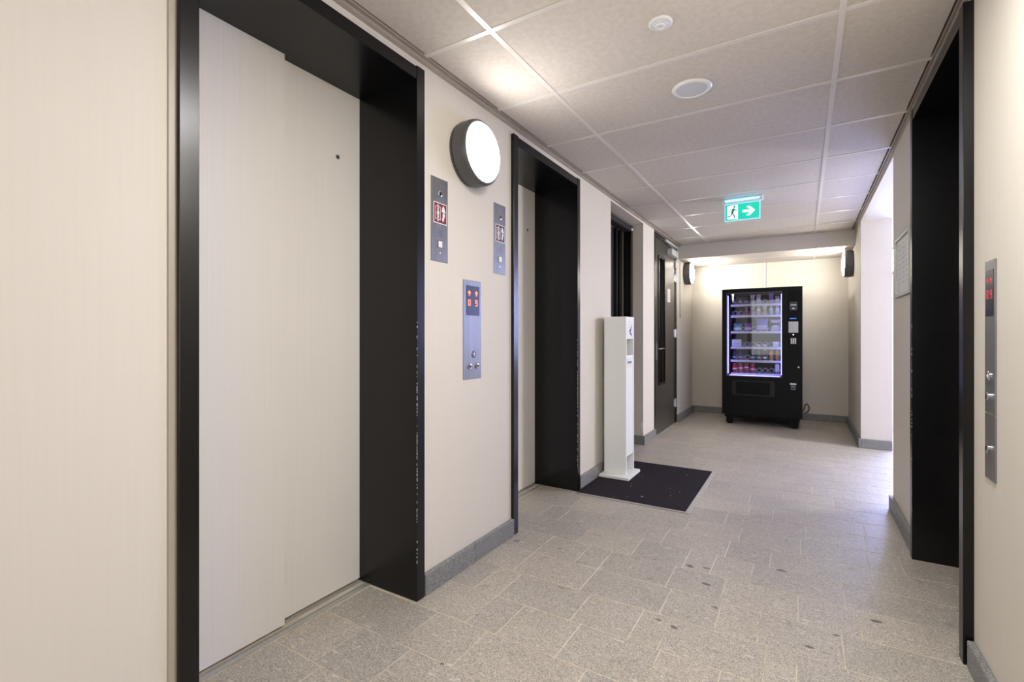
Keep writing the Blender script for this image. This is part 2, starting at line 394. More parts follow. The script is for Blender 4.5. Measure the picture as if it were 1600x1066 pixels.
# ------------------------------------------------------------------ ceiling
ce = thing('ceiling', (-0.485, 3, H), 'suspended ceiling of cream tiles in a white metal grid', 'ceiling', kind='structure')
bm = B(); bx(bm, -2.1, 3.3, YN-0.1, YB+0.1, 2.60, 2.66); obj('ceiling_slab', bm, M_WHITEW, ce)
TL, TR = -1.10, 0.130          # long grid bars
ys = [2.248+0.6*i for i in range(-8, 8)]
strips = [(-1.449, TL), (TL, TR), (TR, 0.497)]
def ctile(x0, x1, y0, y1, z, name='ceiling_tile'):
    g = 0.009; bm = B(); bx(bm, x0+g, x1-g, y0+g, y1-g, z+0.0015, z+0.018)
    obj(name, bm, M_CEIL, ce)
edges = [YN]+[y for y in ys if YN+0.1 < y < 6.94]+[6.95]
for a, b in zip(edges, edges[1:]):
    for s0, s1 in strips: ctile(s0, s1, a, b, H)
for X in (TL, TR):
    bm = B(); bx(bm, X-0.012, X+0.012, YN, 6.95, H-0.001, H+0.03); obj('grid_bar', bm, M_TBAR, ce)
for y in edges[1:-1]:
    for s0, s1 in strips:
        bm = B(); bx(bm, s0+(0 if s0 < -1.4 else .012), s1-(0 if s1 > .4 else .012), y-0.012, y+0.012, H-0.0004, H+0.03); obj('grid_bar', bm, M_TBAR, ce)
# stepped edge trims
for x0, x1, xm in ((L, -1.449, -1.472), (0.497, R, 0.510)):
    bm = B(); bx(bm, min(x0, x1), max(x0, x1), YN, 6.95, H+0.004, H+0.03)
    if x0 < 0: bx(bm, L, xm, YN, 6.95, H-0.010, H+0.004); bx(bm, -1.452, -1.449, YN, 6.95, H-0.002, H+0.004)
    else: bx(bm, xm, R, YN, 6.95, H-0.010, H+0.004); bx(bm, 0.497, 0.4995, YN, 6.95, H-0.002, H+0.004)
    obj('edge_trim', bm, M_TRIM, ce)
# low ceiling of the alcove
for s0, s1 in ((L, TL), (TL, TR), (TR, R)):
    for a, b in ((7.02, 7.45), (7.45, YB)): ctile(s0, s1, a, b, SB)
for X in (TL, TR):
    bm = B(); bx(bm, X-0.012, X+0.012, 7.02, YB, SB-0.001, SB+0.03); obj('grid_bar', bm, M_TBAR, ce)
for s0, s1 in ((L, TL-.012), (TL+.012, TR-.012), (TR+.012, R)):
    bm = B(); bx(bm, s0, s1, 7.438, 7.462, SB-0.0004, SB+0.03); obj('grid_bar', bm, M_TBAR, ce)
bm = B(); bx(bm, R+0.04, 3.2, 4.15, 6.30, 2.412, 2.45); bx(bm, 0.79, 3.2, 6.30, YB-0.1, 2.412, 2.45)
obj('plaster_ceiling', bm, M_WHITEW, ce)['label'] = 'smooth white plaster over the side corridor'

# ------------------------------------------------------------------ lift doors
def chips(rootY, X, side):
    bm = B()
    for i in range(70 if side < 0 else 22):
        z = random.choice([random.uniform(0.15, 0.75), random.uniform(0.5, 1.25), random.uniform(0.7, 1.15)])
        hh = random.uniform(0.002, 0.012); ww = random.uniform(0.0008, 0.003)
        y0 = rootY + random.uniform(-0.0005, 0.0005)
        bx(bm, X-0.0015, X+0.0003, y0-0.0003, y0+ww, z, z+hh)
    return bm
def lift(name, y0, y1, sgn, X, label):
    """opening y0..y1, X = frame face, sgn = direction out of the corridor (-1 left wall, +1 right wall)"""
    e = thing(name, (X+sgn*0.2, (y0+y1)/2, 0), label, 'door', kind='structure')
    def xb(bm, a, b, *r): bx(bm, min(X+sgn*a, X+sgn*b), max(X+sgn*a, X+sgn*b), *r)
    for i, (ya, yb, yc, yd) in enumerate(((y0-0.052, y0, y0-0.052, y0), (y1, y1+0.052, y1, y1+0.052))):
        bm = B(); xb(bm, 0, 0.40, ya, yb, 0, 2.40); bev(bm, 0.0015); obj('jamb', bm, M_BLACK, e)
    bm = B(); xb(bm, 0.002, 0.40, y0+0.0005, y1-0.0005, DH, 2.395); bev(bm, 0.0015); obj('head', bm, M_BLACK, e)
    bm = B(); xb(bm, 0.335, 0.3505, y0-0.02, y0+0.485, 0.012, DH+0.02); obj('lift_door_panel', bm, M_LIFT, e)
    bm = B(); xb(bm, 0.372, 0.388, y0+0.46, y1+0.001, 0.012, DH+0.02); p = obj('lift_door_panel', bm, M_LIFT, e)
    bm = B(); 
    for a, b, z in ((0.295, 0.318, 0.002), (0.321, 0.330, 0.0035), (0.352, 0.360, 0.0035), (0.363, 0.371, 0.0035), (0.390, 0.40, 0.0035)): xb(bm, a, b, y0, y1, -0.002, z)
    xb(bm, 0.318, 0.40, y0, y1, -0.006, -0.001)
    obj('sill', bm, M_ALU, e)
    if sgn < 0:
        yy = y0+0.776
        bm = B(); lathe(bm, [(0.011, 0), (0.011, 0.0015), (0.006, 0.0015), (0.006, -0.004)], (X+sgn*0.372, yy, 2.02), 'x', 20); obj('lock_hole', bm, M_GREY, p)
        bm = B(); cyl(bm, 0.0055, 0.0008, (X+sgn*0.372, yy, 2.02), 'x', 14); obj('lock_core', bm, M_DARK, p)
    obj('paint_chips', chips(y1 if True else y0, X, sgn), M_CHIP, e, kind='stuff')
    return e
lift('door_1', 0.712, 1.616, -1, -1.475, 'nearest white lift door in a black frame on the left wall')
lift('door_2', 2.508, 3.402, -1, -1.475, 'second white lift door in a black frame, beyond the call panel')
e = lift('door_5', 2.388, 3.292, 1, 0.495, 'black framed lift opening in the right wall, door out of sight')
bm = B(); plate(bm, 'z', 2.3385, [(0.4955, 2.39), (0.4985, 2.39), (0.4985, 3.29), (0.4955, 3.29)], 0.0016)
o = obj('head_edge_strip', bm, M_CHROME, e); o['label'] = 'thin bright metal edge under the head'
# caulk line beside the nearest frame
bm = B(); bx(bm, L, L+0.006, 0.640, 0.660, 0, 2.42); obj('caulk_bead', bm, M_TRIM, wl)

# ------------------------------------------------------------------ door 3: dark sliding door in the recess
e = thing('door_3', (-1.70, 4.72, 0), 'anthracite door in the shallow recess behind the white stand', 'door', kind='structure')
bm = B(); bx(bm, -1.69, -1.61, 5.165, 5.235, 0, 2.40); bev(bm, .002); obj('jamb', bm, M_BLACK, e)
bm = B(); bx(bm, -1.69, -1.61, 4.20, 4.27, 0, 2.40); bev(bm, .002); obj('jamb', bm, M_BLACK, e)
bm = B(); bx(bm, -1.69, -1.612, 4.27, 5.165, 2.335, 2.40); bx(bm, -1.612, -1.600, 4.27, 5.165, 2.372, 2.384); bx(bm, -1.612, -1.598, 4.27, 5.165, 2.340, 2.350); obj('head', bm, M_DGREY, e)
bm = B(); bx(bm, -1.740, -1.715, 4.27, 5.165, 0.006, 2.335); d3 = obj('door_leaf', bm, M_DGREY, e)
bm = B(); bx(bm, -1.715, -1.690, 5.02, 5.10, 0.006, 2.335); bx(bm, -1.715, -1.68, 4.90, 4.925, 0.006, 2.335); obj('leaf_stile', bm, M_BLACK, e)
bm = B(); bx(bm, -1.606, -1.590, 5.15, 5.172, 2.335, 2.365); bev(bm, .003); o = obj('head_end_cap', bm, M_PLAST, e); o['label'] = 'small white cap at the end of the head rail'
bm = B(); bx(bm, -1.755, -1.61, 4.27, 5.165, -0.001, 0.006); obj('threshold', bm, M_ALU, e)

# ------------------------------------------------------------------ door 4: brown door with slot window and closer
e = thing('door_4', (-1.52, 6.27, 0), 'dark brown door with slot window, steel hinges and overhead closer', 'door', kind='structure')
X = L
bm = B(); bx(bm, X-0.095, X+0.004, 5.68, 5.73, 0, 2.425); bev(bm, .002); obj('jamb', bm, M_BLACK, e)
bm = B(); bx(bm, X-0.095, X+0.004, 6.78, 6.86, 0, 2.425); bev(bm, .002); obj('jamb', bm, M_BLACK, e)
bm = B(); bx(bm, X-0.095, X+0.003, 5.73, 6.78, 2.37, 2.425); bev(bm, .002); obj('head', bm, M_BLACK, e)
bm = B(); lx0, lx1 = X-0.055, X-0.006
W0, W1, WZ0, WZ1 = 5.90, 6.20, 0.60, 2.16
bx(bm, lx0, lx1, 5.733, W0, 0.008, 2.366); bx(bm, lx0, lx1, W1, 6.777, 0.008, 2.366); bx(bm, lx0, lx1, W0, W1, 0.008, WZ0); bx(bm, lx0, lx1, W0, W1, WZ1, 2.366)
leaf = obj('door_leaf', bm, M_DOOR, e)
bm = B()
for a, b, c, d in ((W0-.012, W0+.02, WZ0-.012, WZ1+.012), (W1-.02, W1+.012, WZ0-.012, WZ1+.012), (W0+.02, W1-.02, WZ0-.012, WZ0+.02), (W0+.02, W1-.02, WZ1-.02, WZ1+.012)): bx(bm, lx1, lx1+0.010, a, b, c, d)
obj('window_bead', bm, M_BLACK, leaf)
bm = B(); bx(bm, lx0+.015, lx0+.021, W0, W1, WZ0, WZ1); obj('window_pane', bm, M_DGLASS, leaf)
bm = B(); bx(bm, lx1, lx1+0.006, 5.795, 5.835, 0.90, 1.11); bev(bm, .002); hp = obj('handle_plate', bm, M_STEEL, leaf)
bm = B(); tube(bm, [(lx1+.004, 5.815, 1.035), (lx1+.05, 5.815, 1.035), (lx1+.056, 5.83, 1.035), (lx1+.056, 5.945, 1.035)], 0.010, 10); obj('lever_handle', bm, M_CHROME, hp, True)
bm = B(); cyl(bm, 0.011, 0.006, (lx1+.006, 5.815, 0.945), 'x', 16); obj('lock_cylinder', bm, M_CHROME, hp)
for z in (2.17, 1.985, 1.225, 0.28):
    bm = B(); cyl(bm, 0.011, 0.12, (lx1+.010, 6.778, z-.06), 'z', 12); bx(bm, lx1, lx1+.004, 6.715, 6.775, z-.05, z+.05); bx(bm, lx1+.008, lx1+.012, 6.782, 6.815, z-.05, z+.05)
    h_ = obj('hinge', bm, M_CHROME, e)
bm = B(); bx(bm, lx1, lx1+0.065, 6.34, 6.70, 2.235, 2.315); bev(bm, .006, 2); cl = obj('door_closer', bm, M_CLOS, e); cl['label'] = 'silver grey overhead door closer'
bm = B(); bx(bm, X+0.005, X+0.03, 6.15, 6.76, 2.375, 2.402); obj('closer_rail', bm, M_CLOS, e)
bm = B(); tube(bm, [(lx1+.045, 6.60, 2.312), (lx1+.045, 6.60, 2.33), (X+0.017, 6.26, 2.372), (X+.017, 6.26, 2.39)], 0.007, 8); obj('closer_arm', bm, M_GREY, e)
bm = B(); bx(bm, lx1, lx1+0.0015, 6.36, 6.50, 1.63, 1.80); o = obj('door_notice', bm, M_PAPER, leaf); o['label'] = 'small white paper notice'
bm = B()
for i in range(6): bx(bm, lx1+.0015, lx1+.0018, 6.375, 6.375+random.uniform(.06, .11), 1.78-i*.024, 1.785-i*.024)
obj('notice_print', bm, M_GREY, leaf, kind='stuff')
bm = B(); bx(bm, X-0.09, X+0.012, 5.73, 6.78, -0.001, 0.006); obj('threshold', bm, M_ALU, e)
# torn wall covering on the pier edge
bm = B(); plate(bm, 'x', L+0.0003, [(5.237, 0.17), (5.245, 0.20), (5.252, 0.235), (5.262, 0.205), (5.256, 0.16), (5.245, 0.115), (5.237, 0.125)], 0.0012)
plate(bm, 'y', 5.2338, [(L-0.001, 0.12), (L-0.001, 0.225), (L-0.012, 0.25), (L-0.03, 0.225), (L-0.02, 0.18)], -0.0015)
o = obj('torn_patch', bm, M_WHITE, wl); o['label'] = 'torn white patch low on the corner of the wall'

# ------------------------------------------------------------------ round wall lamps
def lamp(X, Y, Z, sgn, label, r=0.165, mo=None):
    ax = 'x' if sgn > 0 else '-x'
    e = thing('wall_lamp', (X, Y, Z-r), label, 'wall lamp', 'round wall lamps along the corridor')
    bm = B(); lathe(bm, [(r*0.97, 0.0), (r*0.97, 0.012), (r*0.93, 0.014), (r*0.93, 0.018), (r, 0.02), (r, 0.075), (r*0.985, 0.088), (r*0.94, 0.096), (r*0.90, 0.096), (r*0.89, 0.085)], (X, Y, Z), ax, 64)
    obj('lamp_housing', bm, M_LAMPB, e, True)
    bm = B(); lathe(bm, [(r*0.893, 0.086), (r*0.89, 0.096), (r*0.86, 0.103), (r*0.7, 0.109), (r*0.35, 0.112), (0, 0.113)], (X, Y, Z), ax, 64, False)
    obj('opal_diffuser', bm, mo or M_OPAL, e, True)
    return e
lamp(L, 2.03, 2.13, 1, 'large round lamp on the left wall between the two lifts')
lamp(R, 1.30, 2.13, -1, 'round lamp on the near right wall, facing the nearest lift door')
lamp(L, 7.41, 2.11, 1, 'round lamp on the alcove wall left of the vending machine', mo=M_OPAL2)
lamp(R, 7.22, 2.08, -1, 'round lamp on the alcove wall right of the vending machine', mo=M_OPAL2)
e = thing('wall_lamp', (0.97, YB-0.1, 2.0), 'round lamp glimpsed beyond the pier in the side corridor', 'wall lamp', 'round wall lamps along the corridor')
bm = B(); lathe(bm, [(0.16, 0), (0.165, 0.02), (0.165, 0.08), (0.145, 0.096)], (0.97, YB-0.1, 2.15), '-y', 48); obj('lamp_housing', bm, M_LAMPB, e, True)
bm = B(); lathe(bm, [(0.148, 0.09), (0.14, 0.103), (0.08, 0.111), (0, 0.113)], (0.97, YB-0.1, 2.15), '-y', 48, False); obj('opal_diffuser', bm, M_OPAL, e, True)

# ------------------------------------------------------------------ fire-service panels beside the lifts
def circ(cy, cz, r, n=14): return [(cy+r*math.cos(2*PI*i/n), cz+r*math.sin(2*PI*i/n)) for i in range(n)]
def thick(pts, w_):
    """polyline outline of constant width (for pictograms)"""
    Lf, Rt = [], []
    for i, p in enumerate(pts):
        a = pts[max(i-1, 0)]; b = pts[min(i+1, len(pts)-1)]; dx, dy = b[0]-a[0], b[1]-a[1]; l = math.hypot(dx, dy); nx, ny = -dy/l*w_/2, dx/l*w_/2
        Lf.append((p[0]+nx, p[1]+ny)); Rt.append((p[0]-nx, p[1]-ny))
    return Lf+Rt[::-1]
def fire_panel(y0, msign, label):
    X = L; e = thing('fire_service_panel', (X, y0+.062, 1.546), label, 'panel', 'steel fire service panels')
    bm = B(); bx(bm, X, X+0.003, y0, y0+0.124, 1.546, 1.946); bev(bm, .0008); obj('face_plate', bm, M_STEEL, e)
    F_ = X+0.003; c = y0+0.064
    bm = B(); cyl(bm, .004, .0015, (F_, c, 1.912), 'x', 12); obj('screw', bm, M_CHROME, e)
    bm = B(); cyl(bm, .004, .0015, (F_, c, 1.588), 'x', 12); obj('screw', bm, M_CHROME, e)
    bm = B(); lathe(bm, [(.0155, 0), (.0155, .004), (.012, .006), (.009, .006), (.009, .002)], (F_, c, 1.872), 'x', 24); k = obj('key_switch', bm, M_CHROME, e, True)
    bm = B(); bx(bm, F_+.0035, F_+.0065, c-.002, c+.002, 1.865, 1.879); obj('keyhole', bm, M_DARK, k)
    s0, s1, z0, z1 = y0+.017, y0+.114, 1.728, 1.828
    bm = B(); bx(bm, F_, F_+.001, s0, s1, z0, z1); s = obj('sign_border', bm, M_WHITE, e)
    bm = B(); bx(bm, F_+.001, F_+.0015, s0+.004, s1-.004, z0+.004, z1-.004); obj('sign_field', bm, msign, s)
    G_ = F_+.0015; bm = B(); cy = s0+.031
    for a, b, c_, d in ((cy-.019, cy-.016, z0+.018, z1-.018), (cy+.016, cy+.019, z0+.018, z1-.018), (cy-.016, cy+.016, z0+.018, z0+.021), (cy-.016, cy+.016, z1-.021, z1-.018)): bx(bm, G_, G_+.0006, a, b, c_, d)
    plate(bm, 'x', G_, circ(cy, z1-.029, .0055), .0006)
    plate(bm, 'x', G_, [(cy-.004, z1-.036), (cy+.004, z1-.036), (cy+.010, z0+.045), (cy+.007, z0+.044), (cy+.004, z0+.055), (cy+.0055, z0+.024), (cy+.001, z0+.024), (cy, z0+.042), (cy-.001, z0+.024), (cy-.0055, z0+.024), (cy-.004, z0+.055), (cy-.007, z0+.044), (cy-.010, z0+.045)], .0006)
    plate(bm, 'x', G_, [(cy-.006, z1-.016), (cy+.006, z1-.016), (cy, z1-.007)], .0006)
    plate(bm, 'x', G_, [(cy-.006, z0+.016), (cy, z0+.007), (cy+.006, z0+.016)], .0006)
    hy = s0+.071
    plate(bm, 'x', G_, [(hy-.014, z1-.040), (hy+.016, z1-.045), (hy+.010, z1-.028), (hy+.004, z1-.013), (hy-.003, z1-.010), (hy-.008, z1-.020)], .0006)
    plate(bm, 'x', G_, [(hy-.006, z1-.046), (hy+.010, z1-.048), (hy+.013, z1-.062), (hy+.004, z1-.060), (hy+.010, z1-.070), (hy+.001, z1-.068), (hy+.005, z1-.080), (hy-.005, z1-.088), (hy-.010, z1-.076), (hy-.005, z1-.062)], .0006)
    obj('sign_pictogram', bm, M_WHITE, s)
    bm = B(); plate(bm, 'x', F_, circ(c, 1.684, .0022, 8), .0004)
    for rr_, nn in ((.009, 6), (.017, 12)):
        for i in range(nn): plate(bm, 'x', F_, circ(c+rr_*math.cos(2*PI*i/nn), 1.684+rr_*math.sin(2*PI*i/nn), .0019, 6), .0004)
    obj('speaker_holes', bm, M_DARK, e, kind='stuff')
    bm = B(); bx(bm, F_, F_+.0006, c-.016, c+.016, 1.612, 1.648); b_ = obj('button_surround', bm, M_DARK, e)
    bm = B(); bx(bm, F_+.0006, F_+.004, c-.014, c+.014, 1.614, 1.645); bev(bm, .001); obj('button', bm, M_BTN, b_)
fire_panel(1.731, M_RED, 'steel fire service panel beside the nearest lift, red pictogram sign')
fire_panel(2.265, M_BROWN, 'steel fire service panel beside the second lift, dark brown pictogram sign')

# ------------------------------------------------------------------ call panels
def seg_digit(bm, X, ch, cy, cz, w_, h_, t, flip=1, d=.0006):
    a, b, m = w_/2, h_/2, t/2
    if ch == '0': P_ = [(-a, -b), (a, -b), (a, b), (-a, b), (-a, -b+.00001), (-a+t, -b+t), (-a+t, b-t), (a-t, b-t), (a-t, -b+t), (-a+t, -b+t-.00001)]
    else: P_ = [(-a, -b), (a, -b), (a, b), (-a, b), (-a, -m+.00001), (-a+t, m), (-a+t, b-t), (a-t, b-t), (a-t, m), (-a+t, m-.00001), (-a, -m), (a-t, -m), (a-t, -b+t), (-a, -b+t)]
    plate(bm, 'x', X, [(cy+p*flip, cz+q_) for p, q_ in P_], d)
def arrow_up(bm, X, cy, cz, s, d=.0006):
    plate(bm, 'x', X, [(cy-.12*s, cz-.5*s), (cy+.12*s, cz-.5*s), (cy+.12*s, cz+.15*s), (cy+.42*s, cz-.1*s), (cy+.42*s, cz+.12*s), (cy, cz+.5*s), (cy-.42*s, cz+.12*s), (cy-.42*s, cz-.1*s), (cy-.12*s, cz+.15*s)], d)
e = thing('call_panel', (L, 2.06, .964), 'tall steel lift call panel with lit floor display on the left wall', 'panel', 'lift call panels')
bm = B(); bx(bm, L, L+.004, 1.981, 2.139, .964, 1.481); bev(bm, .001); obj('face_plate', bm, M_STEEL, e)
F_ = L+.004
bm = B(); bx(bm, F_, F_+.001, 2.003, 2.122, 1.297, 1.453); s = obj('display', bm, M_SCREEN, e)
for cy, ch in ((2.030, '0'), (2.092, '9')):
    bm = B(); arrow_up(bm, F_+.001, cy, 1.414, .027); obj('lit_arrow', bm, M_LEDR, s)
    bm = B(); seg_digit(bm, F_+.001, ch, cy, 1.364, .019, .032, .0036); obj('lit_digit', bm, M_LEDR, s)
bm = B(); lathe(bm, [(.018, 0), (.018, .003), (.014, .005), (.014, .003)], (F_, 2.069, 1.093), 'x', 28); b_ = obj('up_button', bm, M_CHROME, e, True)
bm = B(); cyl(bm, .0135, .0042, (F_, 2.069, 1.093), 'x', 24); obj('button_face', bm, M_LBLUE, b_)
bm = B(); arrow_up(bm, F_+.0042, 2.069, 1.093, .017); obj('button_arrow', bm, M_WHITE, b_)
for cy in (2.034, 2.099):
    bm = B(); lathe(bm, [(.015, 0), (.015, .005), (.011, .007), (.008, .007), (.008, .003)], (F_, cy, 1.031), 'x', 24); k = obj('key_switch', bm, M_CHROME, e, True)
    bm = B(); bx(bm, F_+.0045, F_+.0078, cy-.002, cy+.002, 1.024, 1.038); obj('keyhole', bm, M_DARK, k)

e = thing('call_panel', (R, 2.146, .72), 'narrow two piece steel call panel on the right wall by the third lift', 'panel', 'lift call panels')
bm = B(); bx(bm, R-.005, R, 2.098, 2.196, .938, 1.436); bev(bm, .001); obj('face_plate', bm, M_STEEL, e)
bm = B(); bx(bm, R-.005, R, 2.098, 2.196, .72, .934); bev(bm, .001); obj('face_plate', bm, M_STEEL, e)
F_ = R-.005
bm = B(); bx(bm, F_-.001, F_, 2.110, 2.184, 1.254, 1.405); s = obj('display', bm, M_SCREEN, e)
for cy, ch in ((2.164, '0'), (2.130, '9')):
    bm = B(); arrow_up(bm, F_-.0016, cy, 1.370, .022); obj('lit_arrow', bm, M_LEDD, s)
    bm = B(); seg_digit(bm, F_-.001, ch, cy, 1.325, .016, .028, .003, -1, -.0006); obj('lit_digit', bm, M_LEDD, s)
bm = B(); lathe(bm, [(.016, 0), (.016, .003), (.012, .005)], (F_, 2.15, 1.058), '-x', 24); b_ = obj('up_button', bm, M_CHROME, e, True)
bm = B(); arrow_up(bm, F_-.0058, 2.15, 1.058, .015); obj('button_arrow', bm, M_WHITE, b_)
for z in (.992, .822):
    bm = B(); lathe(bm, [(.014, 0), (.014, .006), (.010, .008), (.007, .008), (.007, .004)], (F_, 2.15, z), '-x', 24); k = obj('key_switch', bm, M_CHROME, e, True)
    bm = B(); bx(bm, F_-.009, F_-.005, 2.148, 2.152, z-.006, z+.006); obj('keyhole', bm, M_DARK, k)

# ------------------------------------------------------------------ framed notice on the right wall
e = thing('framed_notice', (R, 3.70, 1.43), 'silver snap frame with a pale notice beyond the third lift', 'notice')
y0, y1, z0, z1 = 3.50, 3.99, 1.435, 1.815
bm = B()
for a, b, c, d in ((y0, y0+.024, z0, z1), (y1-.024, y1, z0, z1), (y0+.024, y1-.024, z0, z0+.024), (y0+.024, y1-.024, z1-.024, z1)): bx(bm, R-.014, R, a, b, c, d)
bev(bm, .003); obj('frame', bm, M_ALU, e)
bm = B(); bx(bm, R-.005, R-.001, y0+.02, y1-.02, z0+.02, z1-.02); p = obj('notice_sheet', bm, M_PAPER, e)
bm = B()
for cx_ in (0, 1, 2):
    for i in range(9):
        a = y0+.05+cx_*.135; bx(bm, R-.0054, R-.005, a, a+random.uniform(.07, .11), z1-.06-i*.03, z1-.053-i*.03)
obj('faint_print', bm, mat('faint_grey_print', (196, 196, 198), .6), p, kind='stuff')

# ------------------------------------------------------------------ ceiling fittings
e = thing('ceiling_speaker', (-.483, 2.555, H-.012), 'larger white round speaker in the ceiling beyond the detector', 'speaker')
bm = B(); lathe(bm, [(.094, 0), (.096, .004), (.090, .010), (.078, .012), (.074, .009)], (-.483, 2.555, H+.001), '-z', 56, False); obj('bezel', bm, M_PLAST, e, True)
bm = B(); lathe(bm, [(.0755, .002), (.0755, .009), (.05, .011), (0, .0115)], (-.483, 2.555, H+.001), '-z', 48, True); obj('speaker_grille', bm, M_GRILLE, e, True)
e = thing('ceiling_sensor', (-.490, 1.957, H-.014), 'small white round sensor in the nearest ceiling tile', 'sensor')
bm = B(); lathe(bm, [(.046, 0), (.047, .004), (.043, .007), (.036, .008), (.034, .005)], (-.490, 1.957, H+.001), '-z', 48, False); obj('bezel', bm, M_PLAST, e, True)
bm = B(); lathe(bm, [(.0345, .001), (.0345, .005), (.031, .010), (.022, .014), (.010, .016), (0, .0165)], (-.490, 1.957, H+.001), '-z', 40, False); obj('lens', bm, M_GRILLE, e, True)
bm = B(); lathe(bm, [(.020, .0145), (.018, .0175), (.012, .0185), (.011, .016)], (-.490, 1.957, H+.001), '-z', 32, False); obj('lens_ring', bm, M_PLAST, e, True)
# exit sign
e = thing('exit_sign', (-.472, 4.82, 2.235), 'green lit emergency exit sign with running figure hanging from the ceiling', 'sign')
X0, X1, YS = -.622, -.326, 4.82
bm = B(); bx(bm, X0-.012, X1+.020, YS-.022, YS+.022, 2.405, 2.4455); bev(bm, .003); obj('ceiling_housing', bm, M_PLAST, e)
bm = B(); bx(bm, X0+.01, X1-.01, YS-.028, YS-.0225, 2.420, 2.430); bx(bm, X0+.01, X1-.01, YS+.0225, YS+.028, 2.420, 2.430); obj('led_diffuser', bm, M_EXL, e)
M_ACR = mat('pale_edge_lit_acrylic', (200, 235, 245), 0.2, emit=(150, 220, 240), estr=.3)
bm = B(); bx(bm, X0, X1, YS-.006, YS+.006, 2.240, 2.405); bev(bm, .0015); pn = obj('sign_panel', bm, M_ACR, e)
a0, a1, b0, b1 = X0+.008, X1-.010, 2.250, 2.392
bm = B(); bx(bm, a0, a1, YS-.0072, YS-.006, b0, b1); obj('green_field', bm, M_EXG, pn)
xm = a0+.105
def sy(bm, pts): plate(bm, 'y', YS-.0080, pts, .0008)
bm = B(); sy(bm, [(a0+.016, b0+.012), (xm, b0+.004), (xm, b1-.004), (a0+.016, b1-.012)])
# arrow
cx_, cz_ = (xm+a1)/2, (b0+b1)/2
sy(bm, [(cx_-.048, cz_-.011), (cx_+.012, cz_-.011), (cx_-.018, cz_-.042), (cx_+.012, cz_-.042), (cx_+.054, cz_), (cx_+.012, cz_+.042), (cx_-.018, cz_+.042), (cx_+.012, cz_+.011), (cx_-.048, cz_+.011)])
obj('white_door_and_arrow', bm, M_EXW, pn)
def sy2(bm, pts): plate(bm, 'y', YS-.0086, pts, .0006)
bm = B(); gx, gz = a0+.060, b0+.070
sy2(bm, circ(gx+.016, gz+.050, .009, 14))
sy2(bm, thick([(gx+.012, gz+.036), (gx-.004, gz-.004)], .020))
sy2(bm, thick([(gx-.003, gz-.002), (gx+.012, gz-.026), (gx+.020, gz-.052)], .010))
sy2(bm, thick([(gx-.004, gz+.0), (gx-.012, gz-.030), (gx-.040, gz-.036)], .010))
sy2(bm, thick([(gx+.010, gz+.032), (gx-.016, gz+.026), (gx-.024, gz+.006)], .007))
sy2(bm, thick([(gx+.014, gz+.030), (gx+.030, gz+.014), (gx+.042, gz+.018)], .007))
obj('running_figure', bm, mat('lit_dark_green_print', (10, 120, 100), .4, emit=(14, 150, 125), estr=.15), pn)
bm = B(); bx(bm, a0, a1, YS+.006, YS+.0072, b0, b1); obj('green_field', bm, M_EXG, pn)

# ------------------------------------------------------------------ door mat
e = thing('door_mat', (-1.06, 3.93, 0), 'dark aubergine entrance mat with aluminium edging under the white stand', 'mat')
bm = B(); bx(bm, -1.470, -.678, 3.372, 4.49, .0006, .008); bev(bm, .0015); obj('mat_pile', bm, M_MAT, e)
bm = B(); bx(bm, -1.470, -.652, 3.352, 3.3715, .0006, .006); bx(bm, -.6775, -.652, 3.3715, 4.505, .0006, .006); bx(bm, -1.470, -.6775, 4.4905, 4.505, .0006, .006); obj('edge_strip', bm, M_ALU, e)
bm = B()
for i in range(16):
    x, y = random.uniform(-1.2, -.7), random.uniform(3.4, 4.4); s = random.uniform(.0015, .005)
    if x < -1.2 and y > 3.8: continue
    bx(bm, x, x+s, y, y+s*1.4, .0079, .0087)
bx(bm, -1.02, -1.005, 3.51, 3.522, .0079, .009)
obj('litter_specks', bm, M_CHIP, e, kind='stuff')

# ------------------------------------------------------------------ white hand-sanitiser stand
e = thing('dispenser_stand', (-1.345, 3.98, .0085), 'tall white board dispenser stand with blue logo on the mat', 'stand')
Z0 = .0085; cx0, cx1, cy0, cy1, ct = -1.452, -1.262, 3.915, 4.135, 1.352
bm = B(); bx(bm, -1.468, -1.212, 3.825, 4.15, Z0, Z0+.024); bev(bm, .003); obj('base_board', bm, M_STAND, e)
bm = B(); bx(bm, cx0, cx1, cy0, cy0+.020, Z0+.024, ct); bev(bm, .001); obj('side_board', bm, M_STAND, e)
bm = B(); bx(bm, cx0, cx1, cy1-.020, cy1, Z0+.024, ct); bev(bm, .001); obj('side_board', bm, M_STAND, e)
bm = B(); bx(bm, cx0, cx0+.012, cy0+.020, cy1-.020, Z0+.024, ct-.001); obj('rear_board', bm, M_STAND, e)
bm = B(); bx(bm, cx0+.012, cx1-.012, cy0+.020, cy1-.020, ct-.018, ct-.001); obj('top_board', bm, M_STAND, e)
bm = B(); bx(bm, cx1-.012, cx1, cy0+.020, cy1-.020, 1.165, ct-.001); fp = obj('logo_board', bm, M_STAND, e)
bm = B(); bx(bm, cx0+.012, cx1-.014, cy0+.020, cy1-.020, .960, .975); obj('niche_shelf', bm, M_STAND, e)
bm = B(); bx(bm, cx0+.012, cx1-.014, cy0+.020, cy1-.020, 1.165, 1.178); obj('niche_shelf', bm, M_STAND, e)
bm = B(); bx(bm, cx1-.016, cx1-.004, cy0+.020, cy1-.020, .176, 1.025); mb = obj('front_board', bm, M_STAND, e)
bm = B(); bx(bm, cx0+.012, cx1-.016, cy0+.020, cy1-.020, .176, .190); obj('niche_shelf', bm, M_STAND, e)
bm = B(); cyl(bm, .012, .006, (cx0+.06, cy0+.07, Z0+.024), 'z', 16); o = obj('cable_grommet', bm, M_DARK, e)
